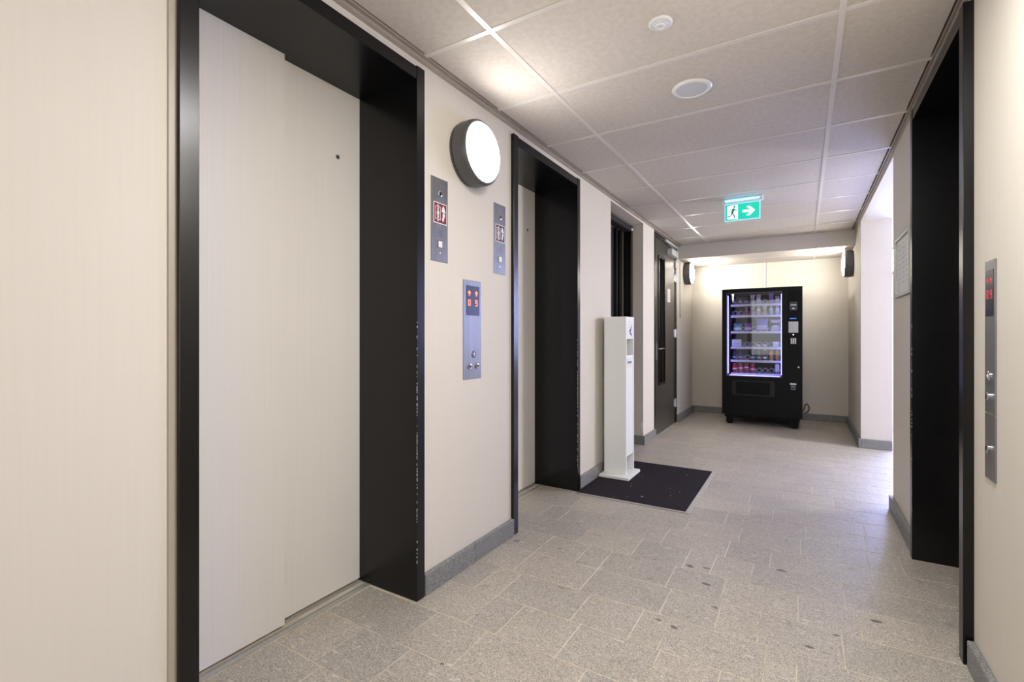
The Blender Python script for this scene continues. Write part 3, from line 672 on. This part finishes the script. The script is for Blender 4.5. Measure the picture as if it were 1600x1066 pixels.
# logo: blue bird-like swoosh over pale bubbles
bm = B(); fx = cx1; yc = 4.03
plate(bm, 'x', fx, [(yc-.035, 1.235), (yc-.015, 1.222), (yc+.01, 1.225), (yc+.03, 1.255), (yc+.045, 1.298), (yc+.030, 1.275), (yc+.005, 1.250), (yc-.015, 1.240)], .001)
plate(bm, 'x', fx, [(yc-.020, 1.220), (yc+.005, 1.222), (yc+.028, 1.212), (yc+.048, 1.182), (yc+.030, 1.192), (yc+.008, 1.200), (yc-.012, 1.208)], .001)
obj('logo_swoosh', bm, M_BLUE, fp)
bm = B()
for a, b, r in ((-.032, 1.262, .006), (-.022, 1.285, .005), (-.036, 1.302, .004), (-.012, 1.312, .005), (-.026, 1.322, .003)): plate(bm, 'x', fx, circ(yc+a, b, r, 10), .0008)
obj('logo_bubbles', bm, mat('pale_violet_print', (176, 172, 210), .5), fp)
bm = B(); bx(bm, cx1-.004, cx1-.0032, cy0+.04, cy1-.035, .925, 1.005); lb = obj('sticker', bm, M_PAPER, mb)
bm = B(); plate(bm, 'x', cx1-.0032, circ(cy0+.063, .965, .013, 16), .0006)
for i, (a, b) in enumerate(((.085, .018), (.106, .012), (.121, .020), (.144, .012))): bx(bm, cx1-.0032, cx1-.0026, cy0+a, cy0+a+b, .957, .974)
obj('sticker_print', bm, M_LBLUE, lb)

# ------------------------------------------------------------------ vending machine
VX0, VX1, VY, VYB, VZ0, VZ1 = -.948, -.008, 7.10, 7.90, .135, 1.822
e = thing('vending_machine', ((VX0+VX1)/2, 7.5, 0), 'tall black glass fronted snack and drinks vending machine in the alcove', 'vending machine')
GX0, GX1, GZ0, GZ1 = -.893, -.232, .650, 1.768
bm = B(); bx(bm, VX0, GX0, VY+.045, VYB, VZ0, VZ1); bx(bm, GX1, VX1, VY+.045, VYB, VZ0, VZ1); bx(bm, GX0, GX1, VY+.045, VYB, VZ0, GZ0-.02); bx(bm, GX0, GX1, VY+.045, VYB, GZ1+.01, VZ1); bx(bm, GX0, GX1, VYB-.05, VYB, GZ0-.02, GZ1+.01)
obj('cabinet', bm, M_VBLK, e)
bm = B(); bx(bm, VX0, GX0, VY, VY+.043, VZ0, VZ1); bx(bm, GX1, VX1, VY, VY+.043, VZ0, VZ1); bx(bm, GX0, GX1, VY, VY+.043, VZ0, GZ0); bx(bm, GX0, GX1, VY, VY+.043, GZ1, VZ1)
dr = obj('front_door', bm, M_VBLK, e)
bm = B(); bx(bm, GX0+.002, GX1-.002, VY+.012, VY+.017, GZ0+.002, GZ1-.002); obj('glass_pane', bm, M_GLASS, dr)
bm = B(); s_ = .006
for a, b, c, d in ((GX0, GX0+s_, GZ0, GZ1), (GX1-s_, GX1, GZ0, GZ1), (GX0+s_, GX1-s_, GZ0, GZ0+s_), (GX0+s_, GX1-s_, GZ1-s_, GZ1)): bx(bm, a, b, VY-.002, VY+.01, c, d)
obj('glass_gasket', bm, mat('led_glow_tinted_gasket', (84, 84, 118), .4), dr)  # bluish glow of the LED strips put into the gasket colour
bm = B(); bx(bm, GX0+.010, GX0+.017, VY+.050, VY+.062, GZ0+.03, GZ1-.03); obj('led_strip', bm, M_LED, e)
bm = B(); bx(bm, GX1-.014, GX1-.009, VY+.050, VY+.062, GZ0+.03, GZ1-.03); obj('led_strip', bm, M_LED, e)
bm = B(); bx(bm, GX0+.03, GX1-.03, VY+.046, VY+.060, GZ0+.006, GZ0+.010); obj('led_strip', bm, M_LED, e)
bm = B(); bx(bm, GX0+.001, GX0+.006, VY+.07, VYB-.06, GZ0, GZ1); bx(bm, GX1-.006, GX1-.001, VY+.07, VYB-.06, GZ0, GZ1); bx(bm, GX0+.006, GX1-.006, VYB-.065, VYB-.055, GZ0, GZ1); obj('inner_lining', bm, M_VIN, e)
# shelves with wire spirals
SX0, SX1, SY0 = -.850, -.250, 7.215
cols = [SX0+.042+i*.0737 for i in range(8)]
shz = [1.618, 1.468, 1.252, 1.040, .862, .684]
def coil_bm(x, z, r=.031):
    bm = B(); pts = []; turns = 4; n = 16
    for i in range(turns*n+1):
        a = -PI/2+2*PI*i/n; pts.append((x+r*math.cos(a), SY0+.010+.30*i/(turns*n), z+r+.004+r*math.sin(a)))
    return tube(bm, pts, .0022, 5)
layout = ['ccccccce', 'cccccccc', 'wwww', 'cccccccc', 'cccccccc', 'cccccccc']
coilmesh = None
for si, z in enumerate(shz):
    bm = B(); bx(bm, SX0, SX1, SY0, SY0+.36, z-.006, z); bx(bm, SX0, SX1, SY0-.012, SY0, z-.028, z+.002)
    sh = obj('shelf', bm, M_SHELF, e)
    xs = cols if si != 2 else [-.80, -.73, -.655, -.575, -.50, -.43, -.355, -.29]
    for x in xs:
        if coilmesh is None:
            o = obj('spiral', coil_bm(x, z), M_COIL, sh, True); coilmesh = o.data; off = (wloc(o)-Vector((x, SY0, z)))
        else:
            o = bpy.data.objects.new('spiral', coilmesh); COL.objects.link(o); o.parent = sh; o.location = Vector((x, SY0, z))+off-wloc(sh)
    bm = B()
    for x in cols: bx(bm, x-.014, x+.014, SY0-.0135, SY0-.012, z-.024, z-.004)
    obj('price_tag', bm, M_PAPER, sh, kind='stuff')
# control column
bm = B(); bx(bm, -.168, -.046, VY-.003, VY, .900, 1.765); bev(bm, .001); cc = obj('control_panel', bm, M_VBLK2, e)
F_ = VY-.003
bm = B(); bx(bm, -.150, -.062, F_-.012, F_, 1.515, 1.625); bev(bm, .004, 2); br = obj('bill_reader', bm, mat('charcoal_reader', (58, 58, 60), .4), cc)
bm = B(); bx(bm, -.138, -.074, F_-.0135, F_-.012, 1.578, 1.590); bx(bm, -.118, -.094, F_-.0135, F_-.012, 1.530, 1.548); obj('reader_print', bm, M_PLAST, br)
bm = B(); bx(bm, -.128, -.084, F_-.014, F_-.012, 1.558, 1.564); obj('bill_slot', bm, M_DARK, br)
bm = B(); bx(bm, -.150, -.068, F_-.002, F_, 1.395, 1.425); obj('display_window', bm, M_SCREEN, cc)
bm = B(); bx(bm, -.146, -.076, F_-.003, F_-.002, 1.408, 1.417); obj('lit_display', bm, M_BLED, cc)
bm = B(); bx(bm, -.160, -.054, F_-.002, F_, 1.232, 1.372); pp = obj('price_list', bm, M_PAPER, cc)
bm = B()
for i in range(9): bx(bm, -.156, -.058, F_-.0024, F_-.002, 1.242+i*.014, 1.2432+i*.014)
for i in range(6): bx(bm, -.153+i*.018, -.152+i*.018, F_-.0024, F_-.002, 1.236, 1.368)
obj('price_rows', bm, M_GREY, pp, kind='stuff')
bm = B(); lathe(bm, [(.008, 0), (.008, .003), (0, .003)], (-.107, F_, 1.205), '-y', 16); obj('coin_slot', bm, M_CHROME, cc)
bm = B(); bx(bm, -.138, -.074, F_-.002, F_, 1.084, 1.166); kp = obj('keypad', bm, M_VBLK, cc)
for i in range(3):
    for j in range(4):
        bm = B(); x = -.128+i*.0215; z = 1.091+j*.0185; bx(bm, x-.0085, x+.0085, F_-.006, F_-.002, z-.0015, z+.0135); bev(bm, .001); obj('key', bm, M_PLAST, kp)
bm = B(); lathe(bm, [(.014, 0), (.014, .006), (.010, .012), (0, .012)], (-.050, VY, .792), '-y', 24); obj('door_lock', bm, M_CHROME, dr, True)
# coin return
bm = B()
for a, b, c, d in ((-.182, -.174, .425, .625), (-.050, -.042, .425, .625), (-.174, -.050, .425, .433), (-.174, -.050, .617, .625)): bx(bm, a, b, VY-.003, VY, c, d)
obj('coin_return_surround', bm, M_VBLK2, dr)
bm = B(); bx(bm, -.145, -.075, VY-.003, VY, .565, .585); obj('coin_label', bm, M_PLAST, dr)
bm = B(); bx(bm, -.134, -.084, VY-.010, VY, .500, .556); bev(bm, .003); cr = obj('coin_return_cup', bm, M_GREY, dr)
bm = B(); bx(bm, -.126, -.092, VY-.0115, VY-.010, .512, .530); obj('cup_opening', bm, M_DARK, cr)
# delivery flap
bm = B()
for a, b, c, d in ((-.824, -.774, .395, .594), (-.368, -.312, .395, .594), (-.774, -.368, .395, .412), (-.774, -.368, .577, .594)): bx(bm, a, b, VY-.004, VY, c, d)
bev(bm, .0015); obj('flap_surround', bm, mat('charcoal_flap_surround', (22, 22, 24), .35, spec=.3), dr)
bm = B(); bx(bm, -.766, -.376, VY-.002, VY+.0, .418, .571); fp_ = obj('delivery_flap', bm, M_VBLK2, dr)
# grille and feet
bm = B(); bx(bm, VX0+.03, VX1-.03, VY+.02, VYB-.02, .095, VZ0)
for i in range(46): x = VX0+.05+i*.0182; bx(bm, x, x+.007, VY+.008, VY+.02, .098, .130)
obj('plinth_grille', bm, M_VBLK2, e)
for x in (VX0+.09, VX1-.09):
    for y in (VY+.08, VYB-.08):
        bm = B(); bx(bm, x-.042, x+.042, y-.042, y+.042, .018, .096); cyl(bm, .034, .018, (x, y, 0), 'z', 16); obj('foot', bm, M_VBLK2, e)
bm = B(); pts = [(VX1-.10, VYB+.012, .12), (VX1+.0, VYB+.012, .125), (VX1+.025, VYB+.008, .20), (VX1+.045, VYB-.01, .235), (VX1+.07, VYB-.02, .22), (VX1+.078, VYB-.02, .17), (VX1+.055, VYB-.01, .12), (VX1+.02, VYB+.01, .11)]
def smooth(pts, k=6):
    o_ = []; P_ = [Vector(p) for p in pts]
    for i in range(len(P_)-1):
        a, b, c, d = P_[max(i-1, 0)], P_[i], P_[i+1], P_[min(i+2, len(P_)-1)]
        for j in range(k):
            t = j/k; o_.append(.5*((2*b)+(-a+c)*t+(2*a-5*b+4*c-d)*t*t+(-a+3*b-3*c+d)*t**3))
    return o_+[P_[-1]]
tube(bm, smooth(pts), .006, 8); obj('power_cable', bm, M_VBLK2, e, True)

# ------------------------------------------------------------------ goods in the machine
CM = {}
def cm(name, rgb, r=.35):
    if name not in CM: CM[name] = mat(name, rgb, r)
    return CM[name]
ORD = ['first', 'second', 'third', 'fourth', 'fifth', 'sixth', 'seventh', 'eighth']
SHN = ['top', 'second', 'third', 'fourth', 'fifth', 'bottom']
def put(name, bm, m, row, col, what, cat, extra=None, wide=False):
    lab = '%s, %s %s from left on the %s machine shelf' % (what, ORD[col], 'pack' if wide else 'slot', SHN[row])
    e = thing(name, (0, 0, 0), lab, cat, 'goods on the %s shelf of the vending machine' % SHN[row])
    cs = [v.co for v in bm.verts]; e.location = (sum(c.x for c in cs)/len(cs), sum(c.y for c in cs)/len(cs), min(c.z for c in cs))
    obj('packet' if 'bag' in name or 'box' in name else 'body', bm, m, e, True)
    for n, b2, m2 in (extra or []): obj(n, b2, m2, e, True)
    return e
def bag(x, z, w_, h_, d=.035, y=None):
    y = SY0+.035 if y is None else y
    bm = B(); nx, nz = 6, 10; fr_, bk = [], []
    for j in range(nz+1):
        v_ = j/nz; rf, rb = [], []
        pinch = math.sin(PI*min(max((v_-.06)/.88, 0), 1))**.5
        wd = w_*(1-.13*pinch)
        for i in range(nx+1):
            u = i/nx-.5; bul = d/2*pinch*(1-(2*u)**2)**.5 if abs(u) < .5 else 0
            wob = .0015*math.sin(17*u+9*v_+x*90)
            zz = z+h_*v_+(.003*math.sin(u*14+x*50) if j == nz else 0)
            rf.append(bm.verts.new((x+u*wd, y-bul-wob-.0006, zz))); rb.append(bm.verts.new((x+u*wd, y+bul+.0006, zz)))
        fr_.append(rf); bk.append(rb)
    for j in range(nz):
        for i in range(nx):
            bm.faces.new((fr_[j][i], fr_[j][i+1], fr_[j+1][i+1], fr_[j+1][i])); bm.faces.new((bk[j][i+1], bk[j][i], bk[j+1][i], bk[j+1][i+1]))
        bm.faces.new((bk[j][0], fr_[j][0], fr_[j+1][0], bk[j+1][0])); bm.faces.new((fr_[j][nx], bk[j][nx], bk[j+1][nx], fr_[j+1][nx]))
    for i in range(nx):
        bm.faces.new((fr_[nz][i], fr_[nz][i+1], bk[nz][i+1], bk[nz][i])); bm.faces.new((bk[0][i], bk[0][i+1], fr_[0][i+1], fr_[0][i]))
    return bm
def band(x, z, w_, h_, d=.035):           # printed panel on a bag's belly
    bm = B(); pts = []
    n = 7; y = SY0+.035
    A_ = []
    for j in range(5):
        for i in range(n):
            u = (i/(n-1)-.5)*.8; v_ = j/4
            A_.append(bm.verts.new((x+u*w_, y-d/2*(1-(2*u*.87)**2)**.5-.0022, z+h_*v_)))
    for j in range(4):
        for i in range(n-1): bm.faces.new((A_[j*n+i], A_[j*n+i+1], A_[(j+1)*n+i+1], A_[(j+1)*n+i]))
    return bm
YP = SY0+.045
def bottle(x, z, h_=.15, r=.026):
    return lathe(B(), [(r*.9, 0), (r, .005), (r, h_*.28), (r*.9, h_*.36), (r, h_*.44), (r, h_*.62), (r*.75, h_*.76), (r*.42, h_*.86), (r*.42, h_*.90)], (x, YP, z), 'z', 20)
def cap(x, z, h_=.15, r=.026): return lathe(B(), [(r*.5, h_*.90), (r*.5, h_*.985), (r*.44, h_)], (x, YP, z), 'z', 16)
def sleeve(x, z, a, b, r=.026): return lathe(B(), [(r*1.02, a), (r*1.02, b)], (x, YP, z), 'z', 20, False)
def can(x, z, h_=.125, r=.029): return lathe(B(), [(r*.8, 0), (r, .008), (r, h_-.014), (r*.82, h_-.002), (r*.78, h_-.002)], (x, YP, z), 'z', 22)
def lid(x, z, h_=.125, r=.029): return lathe(B(), [(r*.84, h_-.004), (r*.84, h_), (r*.74, h_-.002), (0, h_-.002)], (x, YP, z), 'z', 20)
# top shelf bags
for col, w_, h_, nm, rgb, band_rgb in ((0, .040, .060, 'small dark violet snack bag', (74, 52, 92), (150, 130, 160)), (1, .036, .075, 'small mauve snack bag', (130, 96, 130), (206, 190, 206)), (2, .048, .070, 'small purple snack bag', (112, 60, 124), (200, 150, 200)),
        (3, .060, .128, 'tall silvery white snack bag', (200, 194, 208), (150, 140, 170)), (4, .058, .128, 'tall pale lilac snack bag', (186, 176, 206), (226, 222, 232)), (6, .062, .140, 'tall violet snack bag', (142, 120, 190), (104, 78, 160)), (7, .052, .100, 'pale pink snack bag', (206, 184, 186), (232, 226, 222))):
    x = cols[col]; z = shz[0]+.0035
    put('snack_bag', bag(x, z, w_, h_, .03), cm(nm, rgb), 0, col, nm, 'snack', [('label_band', band(x, z+h_*.3, w_, h_*.3, .03), cm(nm+' print', band_rgb))])
# second shelf: small bottles and pouches
for col, h_, kind, nm, rgb, crgb in ((2, .105, 'b', 'small crimson drink bottle', (132, 40, 74), (220, 210, 220)), (3, .12, 'g', 'pale grey snack pouch', (190, 184, 190), (150, 140, 150)), (4, .125, 'b', 'green capped pale bottle', (206, 206, 190), (150, 190, 90)),
        (5, .125, 'g', 'cream snack pouch', (206, 198, 180), (176, 150, 120)), (6, .130, 'b', 'mint tinted bottle', (180, 200, 196), (200, 180, 190)), (7, .130, 'b', 'white drink bottle', (222, 228, 240), (190, 200, 232))):
    x = cols[col]; z = shz[1]+.0035
    if kind == 'b': put('drink_bottle', bottle(x, z, h_), cm(nm, rgb), 1, col, nm, 'bottle', [('cap', cap(x, z, h_), cm(nm+' cap', crgb)), ('label_sleeve', sleeve(x, z, h_*.44, h_*.62), cm(nm+' print', tuple(min(255, c+30) for c in rgb)))])
    else: put('snack_bag', bag(x, z, .054, h_, .03), cm(nm, rgb), 1, col, nm, 'snack', [('label_band', band(x, z+h_*.3, .054, h_*.3, .03), cm(nm+' print', crgb))])
# third shelf: wide crisp bags
for i, (x, w_, h_, nm, rgb, p) in enumerate(((-.765, .115, .105, 'teal and white crisp bag', (104, 156, 158), (206, 220, 214)), (-.640, .095, .105, 'magenta purple crisp bag', (138, 84, 170), (212, 180, 222)), (-.470, .150, .165, 'large lilac blue crisp bag', (136, 130, 214), (196, 196, 236)), (-.315, .120, .150, 'white crisp bag with black band', (214, 212, 214), (54, 52, 58)))):
    z = shz[2]+.0035
    put('crisp_bag', bag(x, z, w_, h_, .05), cm(nm, rgb), 2, i, nm, 'snack', [('label_band', band(x, z+h_*(.12 if i < 3 else .5), w_, h_*(.36 if i < 3 else .22), .05), cm(nm+' print', p))], True)
# fourth shelf
def boxp(x0, x1, z, h_, d=.05): return bev(bx(B(), x0, x1, SY0+.012, SY0+.012+d, z, z+h_), .004, 2)
z = shz[3]+.0035
for col, x0, x1, h_, nm in ((0, -.840, -.722, .098, 'large white carton'), (7, -.345, -.272, .070, 'small white carton')):
    put('snack_box', boxp(x0, x1, z, h_), cm('white_carton', (226, 228, 240)), 3, col, nm, 'snack', [('carton_print', bx(B(), x0+.02, x1-.02, SY0+.0112, SY0+.0118, z+h_*.3, z+h_*.55), cm('carton_print', (196, 200, 224)))])
for col in (4, 5):
    x = cols[col]; nm = ('low white wafer pack', 'low white wafer pack with lilac print')[col-4]
    put('snack_box', boxp(x-.020, x+.020, z, .034, .04), cm('white_carton', (226, 228, 240)), 3, col, nm, 'snack', [('carton_print', bx(B(), x-.012, x+.012, SY0+.0112, SY0+.0118, z+.010, z+.022), cm('lilac_print', (150, 146, 200) if col == 5 else (170, 168, 210)))])
# fifth shelf bottles
z = shz[4]+.0035
for col, nm, rgb, crgb, lrgb in ((0, 'dark violet bottle', (58, 50, 96), (44, 40, 80), (150, 140, 200)), (1, 'dark bottle with pale cap', (52, 48, 84), (180, 170, 220), (160, 150, 200)), (3, 'indigo bottle with purple cap', (46, 42, 88), (86, 56, 150), (190, 186, 220)), (4, 'smoky grey bottle', (70, 66, 92), (96, 90, 130), (186, 184, 216)),
        (5, 'dark green bottle with lime cap', (44, 64, 50), (176, 200, 96), (226, 230, 230)), (6, 'orange juice bottle with orange wrap', (200, 150, 90), (214, 110, 60), (206, 104, 58)), (7, 'amber juice bottle with orange wrap', (196, 160, 96), (210, 104, 60), (198, 100, 58))):
    x = cols[col]; h_ = .155
    ls = sleeve(x, z, h_*.12, h_*.30) if col < 6 else sleeve(x, z, h_*.44, h_*.62)
    cp = cap(x, z, h_) if col != 5 else lathe(B(), [(.014, h_*.82), (.022, h_*.86), (.022, h_*.98), (.016, h_)], (x, YP, z), 'z', 18)
    put('drink_bottle', bottle(x, z, h_), cm(nm, rgb, .15), 4, col, nm, 'bottle', [('cap', cp, cm(nm+' cap', crgb)), ('label_sleeve', ls, cm(nm+' print', lrgb))])
# bottom shelf cans
z = shz[5]+.0035
for col in range(4):
    x = cols[col]; nm = ('bright red drink can', 'red drink can with pale band', 'dark red drink can', 'crimson drink can')[col]
    rgb = ((186, 30, 52), (176, 40, 66), (156, 24, 48), (170, 30, 60))[col]
    sw = B(); lathe(sw, [(.0293, .045+.01*col % .03), (.0293, .062+.01*col % .03)], (x, YP, z), 'z', 22, False)
    put('drink_can', can(x, z), cm(nm, rgb, .3), 5, col, nm, 'can', [('lid', lid(x, z), M_CHROME), ('white_band', sw, cm('white_can_band', (232, 214, 222)))])
x = cols[7]
put('drink_can', can(x, z, .132, .029), cm('pale_white_can', (216, 224, 230), .3), 5, 7, 'white drink can', 'can', [('lid', lid(x, z, .132), M_CHROME), ('white_band', sleeve(x, z, .01, .03, .029), cm('grey_green_can_foot', (110, 130, 140)))])

# ------------------------------------------------------------------ small wall fittings
bm = B(); bx(bm, -.492, -.472, YB-.012, YB, 1.83, SB); bev(bm, .002); tag(obj('cable_duct', bm, M_PLAST), 'white cable duct on the end wall above the vending machine', 'cable duct')
bm = B(); pts = smooth([(L+.006, 7.04, SB-.002), (L+.006, 7.04, 1.9), (L+.006, 7.04, 1.50), (L+.010, 7.035, 1.46), (L+.018, 7.02, 1.455), (L+.016, 7.01, 1.49)], 6)
tube(bm, pts, .004, 8); tag(obj('cable', bm, M_TRIM, smooth=True), 'thin grey cable hanging down the left wall at the alcove', 'cable')
print('tiles', ntile)
